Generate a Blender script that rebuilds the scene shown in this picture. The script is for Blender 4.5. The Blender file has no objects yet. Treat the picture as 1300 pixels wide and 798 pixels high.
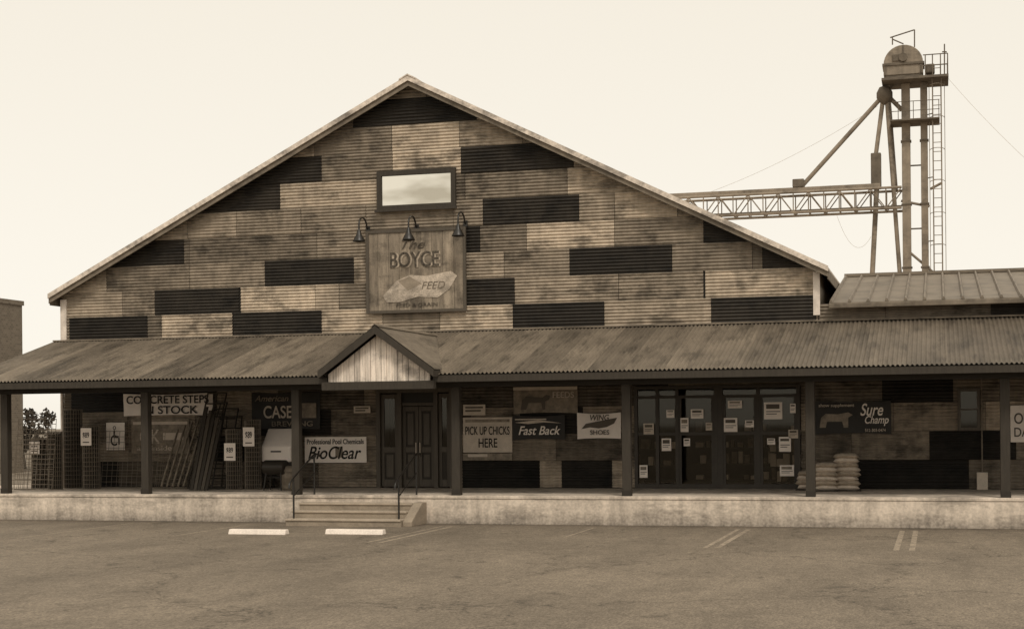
import bpy, bmesh, math, random
from mathutils import Vector, Matrix
random.seed(7)
scene=bpy.context.scene
# ------------------------------------------------------------------ camera (surveyed)
F=1930.0; TH=math.atan(0.28); RO=0.0093; HY=536.0
CAM=Vector((9.98,-39.83,2.48))
D=Vector((-math.sin(TH),math.cos(TH),0)); R=Vector((math.cos(TH),math.sin(TH),0)); U=Vector((0,0,1))
Rc=R*math.cos(RO)-U*math.sin(RO); Uc=U*math.cos(RO)+R*math.sin(RO)
cd=bpy.data.cameras.new("camera"); cam=bpy.data.objects.new("camera",cd); scene.collection.objects.link(cam)
M=Matrix((( Rc.x,Uc.x,-D.x,CAM.x),(Rc.y,Uc.y,-D.y,CAM.y),(Rc.z,Uc.z,-D.z,CAM.z),(0,0,0,1)))
cam.matrix_world=M
cd.sensor_width=36; cd.lens=F*36/1300; cd.shift_y=(HY-399)/1300; cd.clip_end=5000; cd.clip_start=0.5
scene.camera=cam
def ray(px,py):
    return D*F+Rc*(px-650)+Uc*(HY-py)
def S(px,py,Y=0.0):
    d=ray(px,py); t=(Y-CAM.y)/d.y
    return CAM+d*t
def G(px,py,z=0.0):
    d=ray(px,py); t=(z-CAM.z)/d.z
    return CAM+d*t
def XW(px,py=300,Y=0.0): return S(px,py,Y).x

# ------------------------------------------------------------------ materials
def sep(v):
    k=min(1,max(0,(v-0.3)/0.6))
    return (v*(1.14-0.09*k), v*(0.93+0.02*k), v*(0.70+0.17*k),1)
MATS={}
def mat(name,v,var=0.25,scale=3,stretch=(1,1,1),rough=0.75,bump=0.0,bscale=40,fine=0.12,metal=0.0,attr=False,streak=0.0,spec=0.3,dirt=0.0,rust=0.0,rstretch=(0.9,0.9,1.6),sdir=(7,7,0.5)):
    if name in MATS: return MATS[name]
    m=bpy.data.materials.new(name); m.use_nodes=True; nt=m.node_tree; N=nt.nodes; L=nt.links
    b=N["Principled BSDF"]; b.inputs["Roughness"].default_value=rough; b.inputs["Metallic"].default_value=metal
    b.inputs["Specular IOR Level"].default_value=spec
    geo=N.new("ShaderNodeNewGeometry"); pos=geo.outputs["Position"]
    def math_(op,a,bv,clamp=False):
        x=N.new("ShaderNodeMath"); x.operation=op; x.use_clamp=clamp
        for i,q in enumerate((a,bv)):
            if isinstance(q,(int,float)): x.inputs[i].default_value=q
            else: L.new(q,x.inputs[i])
        return x.outputs[0]
    if attr:
        at=N.new("ShaderNodeAttribute"); at.attribute_name="tone"
        of=N.new("ShaderNodeVectorMath"); of.operation='SCALE'; of.inputs[0].default_value=(170,90,230); L.new(at.outputs["Fac"],of.inputs["Scale"])
        av=N.new("ShaderNodeVectorMath"); av.operation='ADD'; L.new(pos,av.inputs[0]); L.new(of.outputs[0],av.inputs[1]); pos=av.outputs[0]
    mp=N.new("ShaderNodeMapping"); mp.inputs["Scale"].default_value=stretch; L.new(pos,mp.inputs["Vector"])
    n1=N.new("ShaderNodeTexNoise"); n1.inputs["Scale"].default_value=scale; n1.inputs["Detail"].default_value=7; n1.inputs["Roughness"].default_value=0.62
    L.new(mp.outputs[0],n1.inputs["Vector"])
    n2=N.new("ShaderNodeTexNoise"); n2.inputs["Scale"].default_value=bscale; n2.inputs["Detail"].default_value=3
    L.new(pos,n2.inputs["Vector"])
    a=math_('MULTIPLY',math_('SUBTRACT',n1.outputs["Fac"],0.5),var*4)
    c=math_('MULTIPLY',math_('SUBTRACT',n2.outputs["Fac"],0.5),fine*2.5)
    f=math_('ADD',math_('ADD',a,c),1.0)
    if streak>0:
        m3=N.new("ShaderNodeMapping"); m3.inputs["Scale"].default_value=sdir; L.new(pos,m3.inputs["Vector"])
        n3=N.new("ShaderNodeTexNoise"); n3.inputs["Scale"].default_value=1.0; n3.inputs["Detail"].default_value=5; L.new(m3.outputs[0],n3.inputs["Vector"])
        f=math_('ADD',f,math_('MULTIPLY',math_('SUBTRACT',n3.outputs["Fac"],0.5),streak*4))
    if dirt>0:
        sx=N.new("ShaderNodeSeparateXYZ"); L.new(geo.outputs["Position"],sx.inputs[0])
        q=math_('SUBTRACT',1.0,math_('MULTIPLY',sx.outputs["Z"],3.0),True)
        f=math_('SUBTRACT',f,math_('MULTIPLY',math_('MULTIPLY',q,n1.outputs["Fac"]),dirt))
    if rust>0:
        m4=N.new("ShaderNodeMapping"); m4.inputs["Scale"].default_value=rstretch; L.new(pos,m4.inputs["Vector"])
        n4=N.new("ShaderNodeTexNoise"); n4.inputs["Scale"].default_value=1.1; n4.inputs["Detail"].default_value=8; n4.inputs["Roughness"].default_value=0.7; L.new(m4.outputs[0],n4.inputs["Vector"])
        rr=N.new("ShaderNodeMapRange"); rr.inputs[1].default_value=0.50; rr.inputs[2].default_value=0.63; rr.inputs[3].default_value=0; rr.inputs[4].default_value=rust; L.new(n4.outputs["Fac"],rr.inputs[0])
        f=math_('MULTIPLY',f,math_('SUBTRACT',1.0,rr.outputs[0]))
    f=math_('MAXIMUM',f,0.12)
    if attr:
        f=math_('MULTIPLY',f,at.outputs["Fac"]); base=(1.14,0.93,0.70)
    else: base=sep(v)
    cb=N.new("ShaderNodeVectorMath"); cb.operation='SCALE'; cb.inputs[0].default_value=base[:3]; L.new(f,cb.inputs["Scale"])
    L.new(cb.outputs[0],b.inputs["Base Color"])
    if bump>0:
        bp=N.new("ShaderNodeBump"); bp.inputs["Strength"].default_value=bump; bp.inputs["Distance"].default_value=0.02
        L.new(n2.outputs["Fac"],bp.inputs["Height"]); L.new(bp.outputs[0],b.inputs["Normal"])
    MATS[name]=m; return m
M_sheet=mat("weathered_corrugated_steel",1,var=0.36,scale=1.5,stretch=(1,1,2.0),rough=0.6,attr=True,fine=0.22,bscale=9,streak=0.20,spec=0.3,rust=0.60)
M_roofsheet=mat("porch_roof_steel",1,var=0.24,scale=0.9,rough=0.6,attr=True,fine=0.2,bscale=6,spec=0.25,rust=0.45,rstretch=(2.2,.5,.5),streak=.18,sdir=(6,.5,.5))
M_dark=mat("dark_backing",0.02,var=0.1)
M_wood=mat("stained_timber",0.042,var=0.25,scale=4,stretch=(6,6,0.6),rough=0.7,bump=0.2)
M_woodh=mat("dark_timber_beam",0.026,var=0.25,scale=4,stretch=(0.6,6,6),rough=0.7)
M_door=mat("door_timber",0.08,var=0.2,scale=3,stretch=(8,8,0.6),rough=0.55)
M_sf=mat("storefront_frame_paint",0.045,var=0.2,scale=3,rough=0.5)
M_white=mat("weathered_white_trim",0.70,var=0.3,scale=3,stretch=(1,1,1),rough=0.8,streak=0.12)
M_fascia=mat("rake_fascia",0.62,var=0.4,scale=2.5,rough=0.8,fine=0.3,bscale=10,rust=0.5)
M_rake2=mat("rake_under_trim",0.18,var=0.4,scale=3,rough=0.8,rust=0.4)
M_metal=mat("galvanised_trim",0.5,var=0.2,scale=4,rough=0.45)
M_board=mat("whitewashed_boards",0.64,var=0.35,scale=2.2,stretch=(5,5,0.8),rough=0.85,streak=0.45,fine=0.25,rust=0.5)
M_conc=mat("concrete",0.54,var=0.3,scale=1.1,stretch=(1,1,1.2),rough=0.9,bump=0.3,bscale=16,fine=0.3,dirt=0.9,streak=0.24,rust=0.38,rstretch=(.7,.7,2.0),sdir=(5,5,.6))
M_step=mat("step_concrete",0.27,var=0.25,scale=2,rough=0.9,bump=0.3,bscale=25,fine=0.2,rust=0.2)
M_nose=mat("step_tread",0.36,var=0.2,scale=3,rough=0.9,fine=0.2)
M_floor=mat("porch_floor_concrete",0.22,var=0.2,scale=2,rough=0.85)
M_black=mat("black_paint",0.015,var=0.1,rough=0.4,spec=0.5)
M_iron=mat("dark_iron",0.03,var=0.2,rough=0.5)
M_towerL=mat("galvanised_leg",0.23,var=0.25,scale=2,rough=0.6,streak=0.12,rust=0.4)
M_towerD=mat("rusty_steel",0.12,var=0.4,scale=3,rough=0.75)
M_paper=mat("white_sign_paint",0.80,var=0.06,scale=4,rough=0.6,fine=0.05)
M_paper2=mat("cream_sign_paint",0.5,var=0.15,scale=5,rough=0.6)
M_mid=mat("mid_sign_print",0.2,var=0.5,scale=6,rough=0.6)
M_bdark=mat("dark_banner",0.02,var=0.3,scale=3,rough=0.5)
M_ink=mat("sign_ink",0.02,var=0.0,rough=0.6,fine=0)
M_ink2=mat("sign_ink_mid",0.09,var=0.1,rough=0.6)
M_wornink=mat("worn_sign_ink",0.075,var=0.7,scale=12,rough=0.8,fine=0.8,bscale=30)
M_wire=mat("fence_wire",0.18,var=0.2,rough=0.5)
M_wired=mat("fence_wire_dark",0.06,var=0.2,rough=0.6)
M_cable=mat("cable_grey",0.35,var=0.1)
M_bag=mat("feed_bag_paper",0.58,var=0.25,scale=5,rough=0.7)
M_shelf=mat("store_shelving",0.06,var=0.3,rough=0.7)
M_stop=mat("stop_concrete",0.74,var=0.15,scale=6,rough=0.9,fine=0.2)
M_stripe=mat("faded_stripe_paint",0.27,var=0.4,scale=2.5,rough=0.9,fine=0.6,bscale=20)
M_bark=mat("bark",0.06,var=0.2)
M_leaf=mat("foliage",0.07,var=0.45,scale=1.5,rough=0.8)
M_wingroof=mat("standing_seam_roof",0.18,var=0.2,scale=1.2,rough=0.55,rust=0.3)
def glassmat():
    m=bpy.data.materials.new("window_glass"); m.use_nodes=True; nt=m.node_tree; N=nt.nodes; L=nt.links
    N.remove(N["Principled BSDF"]); out=N["Material Output"]
    t=N.new("ShaderNodeBsdfTransparent"); t.inputs[0].default_value=(0.6,0.56,0.5,1)
    g=N.new("ShaderNodeBsdfGlossy"); g.inputs["Roughness"].default_value=0.03; g.inputs[0].default_value=(0.9,0.84,0.72,1)
    mx=N.new("ShaderNodeMixShader"); mx.inputs[0].default_value=0.04
    L.new(t.outputs[0],mx.inputs[1]); L.new(g.outputs[0],mx.inputs[2]); L.new(mx.outputs[0],out.inputs[0]); return m
M_glass=glassmat()
def mirrorglass():
    m=bpy.data.materials.new("reflective_glass"); m.use_nodes=True; nt=m.node_tree; N=nt.nodes; L=nt.links
    b=N["Principled BSDF"]; b.inputs["Metallic"].default_value=1; b.inputs["Roughness"].default_value=0.06
    g=N.new("ShaderNodeNewGeometry"); mp=N.new("ShaderNodeMapping"); mp.inputs["Scale"].default_value=(0.5,1,1.4); mp.inputs["Rotation"].default_value=(0,.3,0); L.new(g.outputs["Position"],mp.inputs[0])
    n=N.new("ShaderNodeTexNoise"); n.inputs["Scale"].default_value=1.1; n.inputs["Detail"].default_value=3  # soft noise paints a cloudy, uneven sky reflection into the base colour
    L.new(mp.outputs[0],n.inputs["Vector"]); r=N.new("ShaderNodeValToRGB"); L.new(n.outputs["Fac"],r.inputs[0])
    r.color_ramp.elements[0].position=0.35; r.color_ramp.elements[0].color=(0.50,0.46,0.38,1)
    r.color_ramp.elements[1].position=0.6; r.color_ramp.elements[1].color=(0.82,0.78,0.69,1)
    L.new(r.outputs[0],b.inputs["Base Color"])
    return m
M_mirror=mirrorglass()

# ------------------------------------------------------------------ mesh helpers
def empty(name):
    o=bpy.data.objects.new(name,None); scene.collection.objects.link(o); return o
def mesh(name,vs,fs,m,parent=None,recalc=False,smooth=False):
    me=bpy.data.meshes.new(name); me.from_pydata([tuple(v) for v in vs],[],fs)
    if recalc:
        bm=bmesh.new(); bm.from_mesh(me); bmesh.ops.recalc_face_normals(bm,faces=bm.faces); bm.to_mesh(me); bm.free()
    if m: me.materials.append(m)
    if smooth:
        for p in me.polygons: p.use_smooth=True
    o=bpy.data.objects.new(name,me); scene.collection.objects.link(o)
    if parent: o.parent=parent
    return o
def boxdata(x0,x1,y0,y1,z0,z1):
    if x0>x1:x0,x1=x1,x0
    if y0>y1:y0,y1=y1,y0
    if z0>z1:z0,z1=z1,z0
    v=[(x0,y0,z0),(x1,y0,z0),(x1,y1,z0),(x0,y1,z0),(x0,y0,z1),(x1,y0,z1),(x1,y1,z1),(x0,y1,z1)]
    f=[(0,3,2,1),(4,5,6,7),(0,1,5,4),(1,2,6,5),(2,3,7,6),(3,0,4,7)]
    return v,f
def box(name,x0,x1,y0,y1,z0,z1,m,parent=None,bevel=0):
    v,f=boxdata(x0,x1,y0,y1,z0,z1); o=mesh(name,v,f,m,parent)
    if bevel:
        b=o.modifiers.new("b",'BEVEL'); b.width=bevel; b.segments=2
    return o
def boxes(name,lst,m,parent=None,bevel=0):
    V=[];Fc=[]
    for b in lst:
        v,f=boxdata(*b); k=len(V); V+=v; Fc+=[tuple(i+k for i in q) for q in f]
    o=mesh(name,V,Fc,m,parent)
    if bevel:
        bb=o.modifiers.new("b",'BEVEL'); bb.width=bevel; bb.segments=1
    return o
def extr(name,pts,axis,a0,a1,m,parent=None,bevel=0):
    n=len(pts)
    def mk(p,a):
        if axis=='Y': return (p[0],a,p[1])
        if axis=='X': return (a,p[0],p[1])
        return (p[0],p[1],a)
    v=[mk(p,a0) for p in pts]+[mk(p,a1) for p in pts]
    f=[tuple(range(n)),tuple(range(2*n-1,n-1,-1))]+[(i,(i+1)%n,(i+1)%n+n,i+n) for i in range(n)]
    o=mesh(name,v,f,m,parent,recalc=True)
    if bevel:
        b=o.modifiers.new("b",'BEVEL'); b.width=bevel; b.segments=2
    return o
def tubes(name,paths,r,m,parent=None,cyc=False,res=3):
    cu=bpy.data.curves.new(name,'CURVE'); cu.dimensions='3D'; cu.bevel_depth=r; cu.bevel_resolution=res; cu.use_fill_caps=True
    for p in paths:
        s=cu.splines.new('POLY'); s.points.add(len(p)-1)
        for i,q in enumerate(p): s.points[i].co=(q[0],q[1],q[2],1)
        s.use_cyclic_u=cyc
    cu.materials.append(m)
    o=bpy.data.objects.new(name,cu); scene.collection.objects.link(o)
    if parent:o.parent=parent
    return o
def text(name,s,x0,x1,z0,z1,y,m,parent,shear=0,bold=0.012):
    cu=bpy.data.curves.new(name,'FONT'); cu.body=s; cu.size=1; cu.extrude=0.003; cu.align_x='CENTER'; cu.shear=shear
    cu.materials.append(m); cu.offset=bold
    o=bpy.data.objects.new(name,cu); scene.collection.objects.link(o)
    bpy.context.view_layer.update()
    bb=[Vector(c) for c in o.bound_box]
    mnx=min(c.x for c in bb);mxx=max(c.x for c in bb);mny=min(c.y for c in bb);mxy=max(c.y for c in bb)
    sx=(x1-x0)/(mxx-mnx); sz=(z1-z0)/(mxy-mny)
    o.rotation_euler=(math.radians(90),0,0); o.scale=(sx,sz,1)
    o.location=((x0+x1)/2-sx*(mnx+mxx)/2, y, (z0+z1)/2-sz*(mny+mxy)/2)
    o.parent=parent
    return o
def sheets(name,lst,m,parent,ybase=0.0,clip=None,pitch=0.09,amp=0.018):
    V=[];Fc=[];T=[]; dz=pitch/6
    for (x0,x1,z0,z1,tone,yo) in lst:
        n=max(1,round((z1-z0)/dz)); prev=None
        for i in range(n+1):
            z=z0+(z1-z0)*i/n
            a,b=x0,x1
            if clip:
                cl=clip(z)
                if cl is None: prev=None; continue
                a=max(a,cl[0]); b=min(b,cl[1])
            if b-a<0.005: prev=None; continue
            y=ybase-yo-amp*math.cos(2*math.pi*z/pitch)
            k=len(V); V+=[(a,y,z),(b,y,z)]
            if prev is not None: Fc.append((prev,prev+1,k+1,k)); T.append(tone)
            prev=k
    o=mesh(name,V,Fc,m,parent,smooth=True)
    at=o.data.attributes.new("tone",'FLOAT','FACE'); at.data.foreach_set("value",T)
    return o

# ------------------------------------------------------------------ ground
mesh("ground",[(-900,-700,0),(900,-700,0),(900,1500,0),(-900,1500,0)],[(0,1,2,3)],mat("bare_ground",0.16,var=0.2,scale=0.3,rough=0.95))
PF=-4.2; ZF=0.70
def asphalt():
    m=bpy.data.materials.new("worn_asphalt"); m.use_nodes=True; nt=m.node_tree; N=nt.nodes; L=nt.links
    b=N["Principled BSDF"]; b.inputs["Roughness"].default_value=0.85; b.inputs["Specular IOR Level"].default_value=0.25
    g=N.new("ShaderNodeNewGeometry")
    def noise(sc,det=5,st=None,rough=0.6):
        n=N.new("ShaderNodeTexNoise"); n.inputs["Scale"].default_value=sc; n.inputs["Detail"].default_value=det; n.inputs["Roughness"].default_value=rough
        if st:
            mp=N.new("ShaderNodeMapping"); mp.inputs["Scale"].default_value=st; L.new(g.outputs["Position"],mp.inputs[0]); L.new(mp.outputs[0],n.inputs["Vector"])
        else: L.new(g.outputs["Position"],n.inputs["Vector"])
        return n
    a=noise(0.16,8,None,0.7); f=noise(28,5,(1,.45,1),0.85); c=noise(6,8,(1,.5,1),0.8); s=noise(0.5,8,(1,0.3,1),0.75)
    r=N.new("ShaderNodeValToRGB"); L.new(a.outputs["Fac"],r.inputs[0]); e=r.color_ramp.elements
    e[0].position=0.34; e[0].color=sep(0.145); e[1].position=0.62; e[1].color=sep(0.195)
    def mul(col,fac,lo,hi,p0=0.3,p1=0.7):
        rr=N.new("ShaderNodeMapRange"); rr.inputs[1].default_value=p0; rr.inputs[2].default_value=p1; rr.inputs[3].default_value=lo; rr.inputs[4].default_value=hi
        L.new(fac,rr.inputs[0]); v=N.new("ShaderNodeVectorMath"); v.operation='SCALE'; L.new(col,v.inputs[0]); L.new(rr.outputs[0],v.inputs["Scale"]); return v.outputs[0]
    col=mul(r.outputs[0],f.outputs["Fac"],0.35,1.65); col=mul(col,c.outputs["Fac"],0.72,1.28); col=mul(col,s.outputs["Fac"],0.78,1.06,0.36,0.56)
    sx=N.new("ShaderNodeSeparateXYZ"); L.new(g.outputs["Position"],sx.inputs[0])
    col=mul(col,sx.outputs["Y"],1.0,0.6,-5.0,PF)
    vo=N.new("ShaderNodeTexVoronoi"); vo.feature='DISTANCE_TO_EDGE'; vo.inputs["Scale"].default_value=0.2
    wv=N.new("ShaderNodeVectorMath"); wv.operation='ADD'; L.new(g.outputs["Position"],wv.inputs[0])
    nn=noise(0.9,6); sc=N.new("ShaderNodeVectorMath"); sc.operation='SCALE'; sc.inputs["Scale"].default_value=2.2; L.new(nn.outputs["Color"],sc.inputs[0]); L.new(sc.outputs[0],wv.inputs[1])
    L.new(wv.outputs[0],vo.inputs["Vector"])
    col=mul(col,vo.outputs["Distance"],0.5,1.0,0.0,0.008)
    v2=N.new("ShaderNodeTexVoronoi"); v2.inputs["Scale"].default_value=0.55; L.new(wv.outputs[0],v2.inputs["Vector"])
    col=mul(col,v2.outputs["Distance"],0.62,1.0,0.03,0.16)
    L.new(col,b.inputs["Base Color"])
    bp=N.new("ShaderNodeBump"); bp.inputs["Strength"].default_value=0.5; bp.inputs["Distance"].default_value=0.012; L.new(f.outputs["Fac"],bp.inputs["Height"]); L.new(bp.outputs[0],b.inputs["Normal"])
    return m
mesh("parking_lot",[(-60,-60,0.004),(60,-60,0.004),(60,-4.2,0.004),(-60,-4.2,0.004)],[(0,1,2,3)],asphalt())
pm=empty("parking_stripes")
for px,py,w,l in [(957,668,0.11,5.2),(944,668,0.09,5.2),(1146,672,0.11,5.2),(1163,672,0.11,5.2),(760,668,0.07,3.0),(575,668,0.10,5.0),(560,668,0.08,5.0),(300,668,0.08,4),(160,665,0.07,5)]:
    x=G(px,py).x
    mesh("stripe",[(x-w/2,PF-0.9-l,0.008),(x+w/2,PF-0.9-l,0.008),(x+w/2,PF-0.9,0.008),(x-w/2,PF-0.9,0.008)],[(0,1,2,3)],M_stripe,pm)
for (a,b) in ((290,367),(413,490)):
    p=G(a,678); q=G(b,678); y=(p.y+q.y)/2
    o=extr("wheel_stop",[(y-0.13,0.006),(y+0.13,0.006),(y+0.08,0.12),(y-0.08,0.12)],'X',p.x,q.x,M_stop,None,0.015)

# ------------------------------------------------------------------ store building
B=empty("feed_store_building")
XL=-15.0; XR=7.04; XA=-3.95; ZA=12.0; XE=24.0
def zroof(x): return ZA-0.5*abs(x-XA)
ZB=4.97
def clip(z):
    h=(ZA-0.12-z)/0.5
    if h<=0: return None
    return (max(XL,XA-h),min(XR,XA+h))
zl=zroof(XL)-0.14; zr=zroof(XR)-0.14
extr("gable_wall_backing",[(XL+.01,ZB-.1),(XR-.01,ZB-.1),(XR-.01,zr),(XA,ZA-0.14),(XL+.01,zl)],'Y',0.06,0.22,M_dark,B)
sheets_side=mat("side_wall_steel",0.3,var=0.2,scale=1,rough=0.6)
box("side_wall_left",XL+.02,XL+.2,0.23,30,0,zl-0.02,sheets_side,B)
box("side_wall_right",XR-.2,XR-.02,0.23,30,0,zr-0.02,sheets_side,B)
extr("rear_wall",[(XL+.21,0),(XR-.21,0),(XR-.21,zr-.1),(XA,ZA-0.3),(XL+.21,zl-.1)],'Y',29.8,30,sheets_side,B)
RH=0.725
darks=[(88,187,0,417),(296,408,0,410),(651,767,0,402),(903,1036,0,394),(196,303,1,381),(589,653,1,368),(336,449,2,342),(723,853,2,329),(968,1060,2,321),
 (100,233,3,318),(583,609,3,300),(893,1000,3,292),(613,735,4,264),(200,355,5,246),(300,408,6,212),(585,728,6,196),(448,605,8,140)]
mids=[(400,505,8,140,.20),(240,402,3,310,.17),(238,300,4,280,.27),(408,498,6,212,.20),(497,583,7,172,.42),(668,780,3,296,.44),(853,955,2,322,.19),(785,893,1,362,.23),(430,470,1,375,.20),(305,400,1,380,.44),(205,295,0,415,.40),(135,240,2,350,.19),(767,903,0,400,.31),(895,1035,1,358,.42),(355,480,5,246,.38),(780,860,4,262,.40),(590,720,5,225,.20)]
rows={k:[] for k in range(11)}
for a,b,k,py in darks: rows[k].append((XW(a,py),XW(b,py),None))
for a,b,k,py,t in mids: 
    x0_,x1_=XW(a,py),XW(b,py)
    ok=all(x1_<=q[0]+.02 or x0_>=q[1]-.02 for q in rows[k])
    if ok: rows[k].append((x0_,x1_,t))
def fill(x0,x1,fixed):
    out=[];x=x0
    fixed=sorted((max(f[0],x0),min(f[1],x1),f[2] if len(f)>2 else None) for f in fixed if f[1]>x0 and f[0]<x1)
    for a,b,tt in fixed+[(x1,None,None)]:
        while a-x>0.05:
            w=random.uniform(1.5,2.9)
            if a-x-w<0.7: w=a-x
            t=random.choice([0.18,0.24,0.31,0.37,0.44,0.22,0.30])*random.uniform(0.92,1.08)
            if random.random()<0.1: t=0.15
            out.append((x,x+w,t)); x+=w
        if b is None: break
        out.append((a,b,random.uniform(0.020,0.032) if tt is None else tt)); x=b
    return out
lst=[]
for k in range(0,10):
    z0=ZB+k*RH
    for a,b,t in fill(XL+random.uniform(-1.5,0),XR+0.01,rows[k]):
        lst.append((max(a,XL)+0.006,min(b,XR)-0.006,z0,z0+RH-0.004,t,(0.0 if k%2 else 0.014)+random.uniform(0,0.01)))
sheets("gable_wall_sheets",lst,M_sheet,B,0.03,clip)
for nm,sx in (("roof_left",-1),("roof_right",1)):
    xe=XA+sx*(11.0+0.28)
    ze=ZA-0.5*11.28
    th=0.05
    v=[(XA,-0.35,ZA),(xe,-0.35,ze),(xe,30.3,ze),(XA,30.3,ZA),(XA,-0.35,ZA-th),(xe,-0.35,ze-th),(xe,30.3,ze-th),(XA,30.3,ZA-th)]
    mesh(nm,v,[(0,1,2,3),(4,5,6,7),(0,1,5,4),(1,2,6,5),(2,3,7,6),(3,0,4,7)],M_metal,B,recalc=True)
    def rk(nm,o0,o1,y0,y1,mm):
        pts=[(XA,ZA-o0),(xe,ze-o0),(xe,ze-o1),(XA,ZA-o1)]
        extr(nm,pts,'Y',y0,y1,mm,B)
    rk("rake_flashing",-0.03,0.11,-0.40,-0.354,M_fascia)
    rk("rake_board",0.06,0.25,-0.345,-0.30,M_rake2)
    rk("rake_soffit",0.10,0.14,-0.295,0.0,M_woodh)
    box("eave_fascia",xe-0.03 if sx>0 else xe-0.0,xe+0.0 if sx>0 else xe+0.03,-0.29,30.2,ze-0.3,ze-0.052,M_rake2,B)
extr("ridge_cap",[(XA-0.25,ZA-0.095),(XA,ZA+0.035),(XA+0.25,ZA-0.095),(XA+.25,ZA-0.06),(XA,ZA+0.07),(XA-.25,ZA-0.06)],'Y',-0.42,30.3,M_fascia,B)
box("corner_trim",XL-0.04,XL+0.15,-0.03,0.05,ZB-0.1,zl-0.1,M_white,B)
box("corner_trim",XR-0.12,XR+0.05,-0.03,0.05,ZB+0.2,zr-0.08,M_white,B)
extr("side_awning",[(XL,5.05),(XL-0.75,4.72),(XL-0.75,4.60),(XL,4.85)],'Y',0.6,9,M_woodh,B)

a=S(480,268); b=S(579,213)
wx0,wz0,wx1,wz1=a.x,a.z,b.x,b.z
fw=0.13
boxes("gable_window_frame",[(wx0,wx1,-0.10,0.02,wz0,wz0+fw),(wx0,wx1,-0.10,0.02,wz1-fw,wz1),(wx0,wx0+fw,-0.10,0.02,wz0+fw,wz1-fw),(wx1-fw,wx1,-0.10,0.02,wz0+fw,wz1-fw)],M_wood,B)
mesh("gable_window_glass",[(wx0+fw,-0.045,wz0+fw),(wx1-fw,-0.045,wz0+fw),(wx1-fw,-0.045,wz1-fw),(wx0+fw,-0.045,wz1-fw)],[(0,1,2,3)],M_mirror,B)
box("gable_window_sill",wx0-.05,wx1+.05,-0.16,-0.103,wz0-0.05,wz0+0.02,M_wood,B)

# ---- lower wall
dX0=XW(479,560); dX1=XW(577,560); sX0=XW(806,560); sX1=XW(1017,560); wX0=XW(1216,520); wX1=XW(1244,520)
dZ1=3.45; sZ1=3.40; wz_lo=S(1230,546).z; wz_hi=S(1230,493).z
lowd={0:[(587,685),(713,777),(1090,1230),(88,150)],1:[(1180,1290),(250,330)],2:[(330,420),(660,740)],3:[(90,180),(1120,1210)],4:[(300,400),(700,790)],5:[]}
low=[]
def cut(x0,x1,z0,z1,openings):
    segs=[(x0,x1)]
    for (a,b,c,d) in openings:
        if z1<=c+0.001 or z0>=d-0.001: continue
        new=[]
        for (s,e) in segs:
            if b<=s or a>=e: new.append((s,e)); continue
            if a>s: new.append((s,a))
            if b<e: new.append((b,e))
        segs=new
    return segs
OP=[(dX0,dX1,0,dZ1),(sX0,sX1,0,sZ1),(wX0,wX1,wz_lo,wz_hi)]
for j in range(6):
    z0=ZF+0.02+j*RH; z1=min(z0+RH,4.9)
    fx=[(XW(a,600-34*j),XW(b,600-34*j)) for a,b in lowd[j]]
    for a,b,t in fill(XL,XE,fx):
        yo=(0.0 if j%2 else 0.014)+random.uniform(0,0.01)
        cutsz=sorted(set([z0,z1]+[q for o in OP for q in (o[2],o[3]) if z0<q<z1]))
        for za,zb in zip(cutsz[:-1],cutsz[1:]):
            for s,e in cut(a,b,za,zb,OP):
                if e-s>0.02: low.append((s+0.004,e-0.004,za,zb-0.003,t*0.62,yo))  # sheet tone scaled down: shade under the porch roof painted into the colour
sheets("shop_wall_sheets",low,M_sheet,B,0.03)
xs=[XL+.02,dX0,dX1,sX0,sX1,wX0,wX1,XE-.02]
bk=[(xs[0],xs[1],0.06,0.2,ZF,4.86),(xs[1],xs[2],0.06,0.2,dZ1,4.86),(xs[2],xs[3],0.06,0.2,ZF,4.86),(xs[3],xs[4],0.06,0.2,sZ1,4.86),(xs[4],xs[5],0.06,0.2,ZF,4.86),
 (xs[5],xs[6],0.06,0.2,ZF,wz_lo),(xs[5],xs[6],0.06,0.2,wz_hi,4.86),(xs[6],xs[7],0.06,0.2,ZF,4.86)]
boxes("shop_wall_backing",bk,M_dark,B)
# ---- wing on the right
wzE=5.45
wl=[]
for a,b,t in fill(XR+0.03,XE,[(XW(1258,392),XE-1)]):
    wl.append((a+0.004,b-0.004,4.87,wzE,t,random.uniform(0,.01)))
sheets("wing_wall_sheets",wl,M_sheet,B,0.03)
box("wing_wall_backing",XR+.06,XE,0.06,0.2,4.87,wzE,M_dark,B)
wr0=XR+0.30
v=[(wr0,-0.35,wzE),(XE,-0.35,wzE),(XE,6.6,wzE+1.28),(wr0,6.6,wzE+1.28)]
mesh("wing_roof",v+[(p[0],p[1],p[2]-0.05) for p in v],[(0,1,2,3),(4,5,6,7),(0,1,5,4),(1,2,6,5),(2,3,7,6),(3,0,4,7)],M_wingroof,B,recalc=True)
v=[(wr0,6.6,wzE+1.28),(XE,6.6,wzE+1.28),(XE,14,wzE),(wr0,14,wzE)]
mesh("wing_roof_rear",v,[(0,1,2,3)],M_wingroof,B)
V=[];Fc=[]
x=wr0+0.05
while x<XE:
    k=len(V)
    for (yy,zz) in ((-0.36,wzE),(6.6,wzE+1.28)):
        V+=[(x-0.045,yy,zz+0.003),(x-0.018,yy,zz+0.075),(x+0.018,yy,zz+0.075),(x+0.045,yy,zz+0.003)]
    Fc+=[(k,k+1,k+5,k+4),(k+1,k+2,k+6,k+5),(k+2,k+3,k+7,k+6),(k,k+1,k+2,k+3)]
    x+=0.46
mesh("wing_roof_ribs",V,Fc,M_wingroof,B)
box("wing_eave_gutter",wr0,XE,-0.46,-0.36,wzE-0.15,wzE-0.02,M_rake2,B,0.02)
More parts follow.
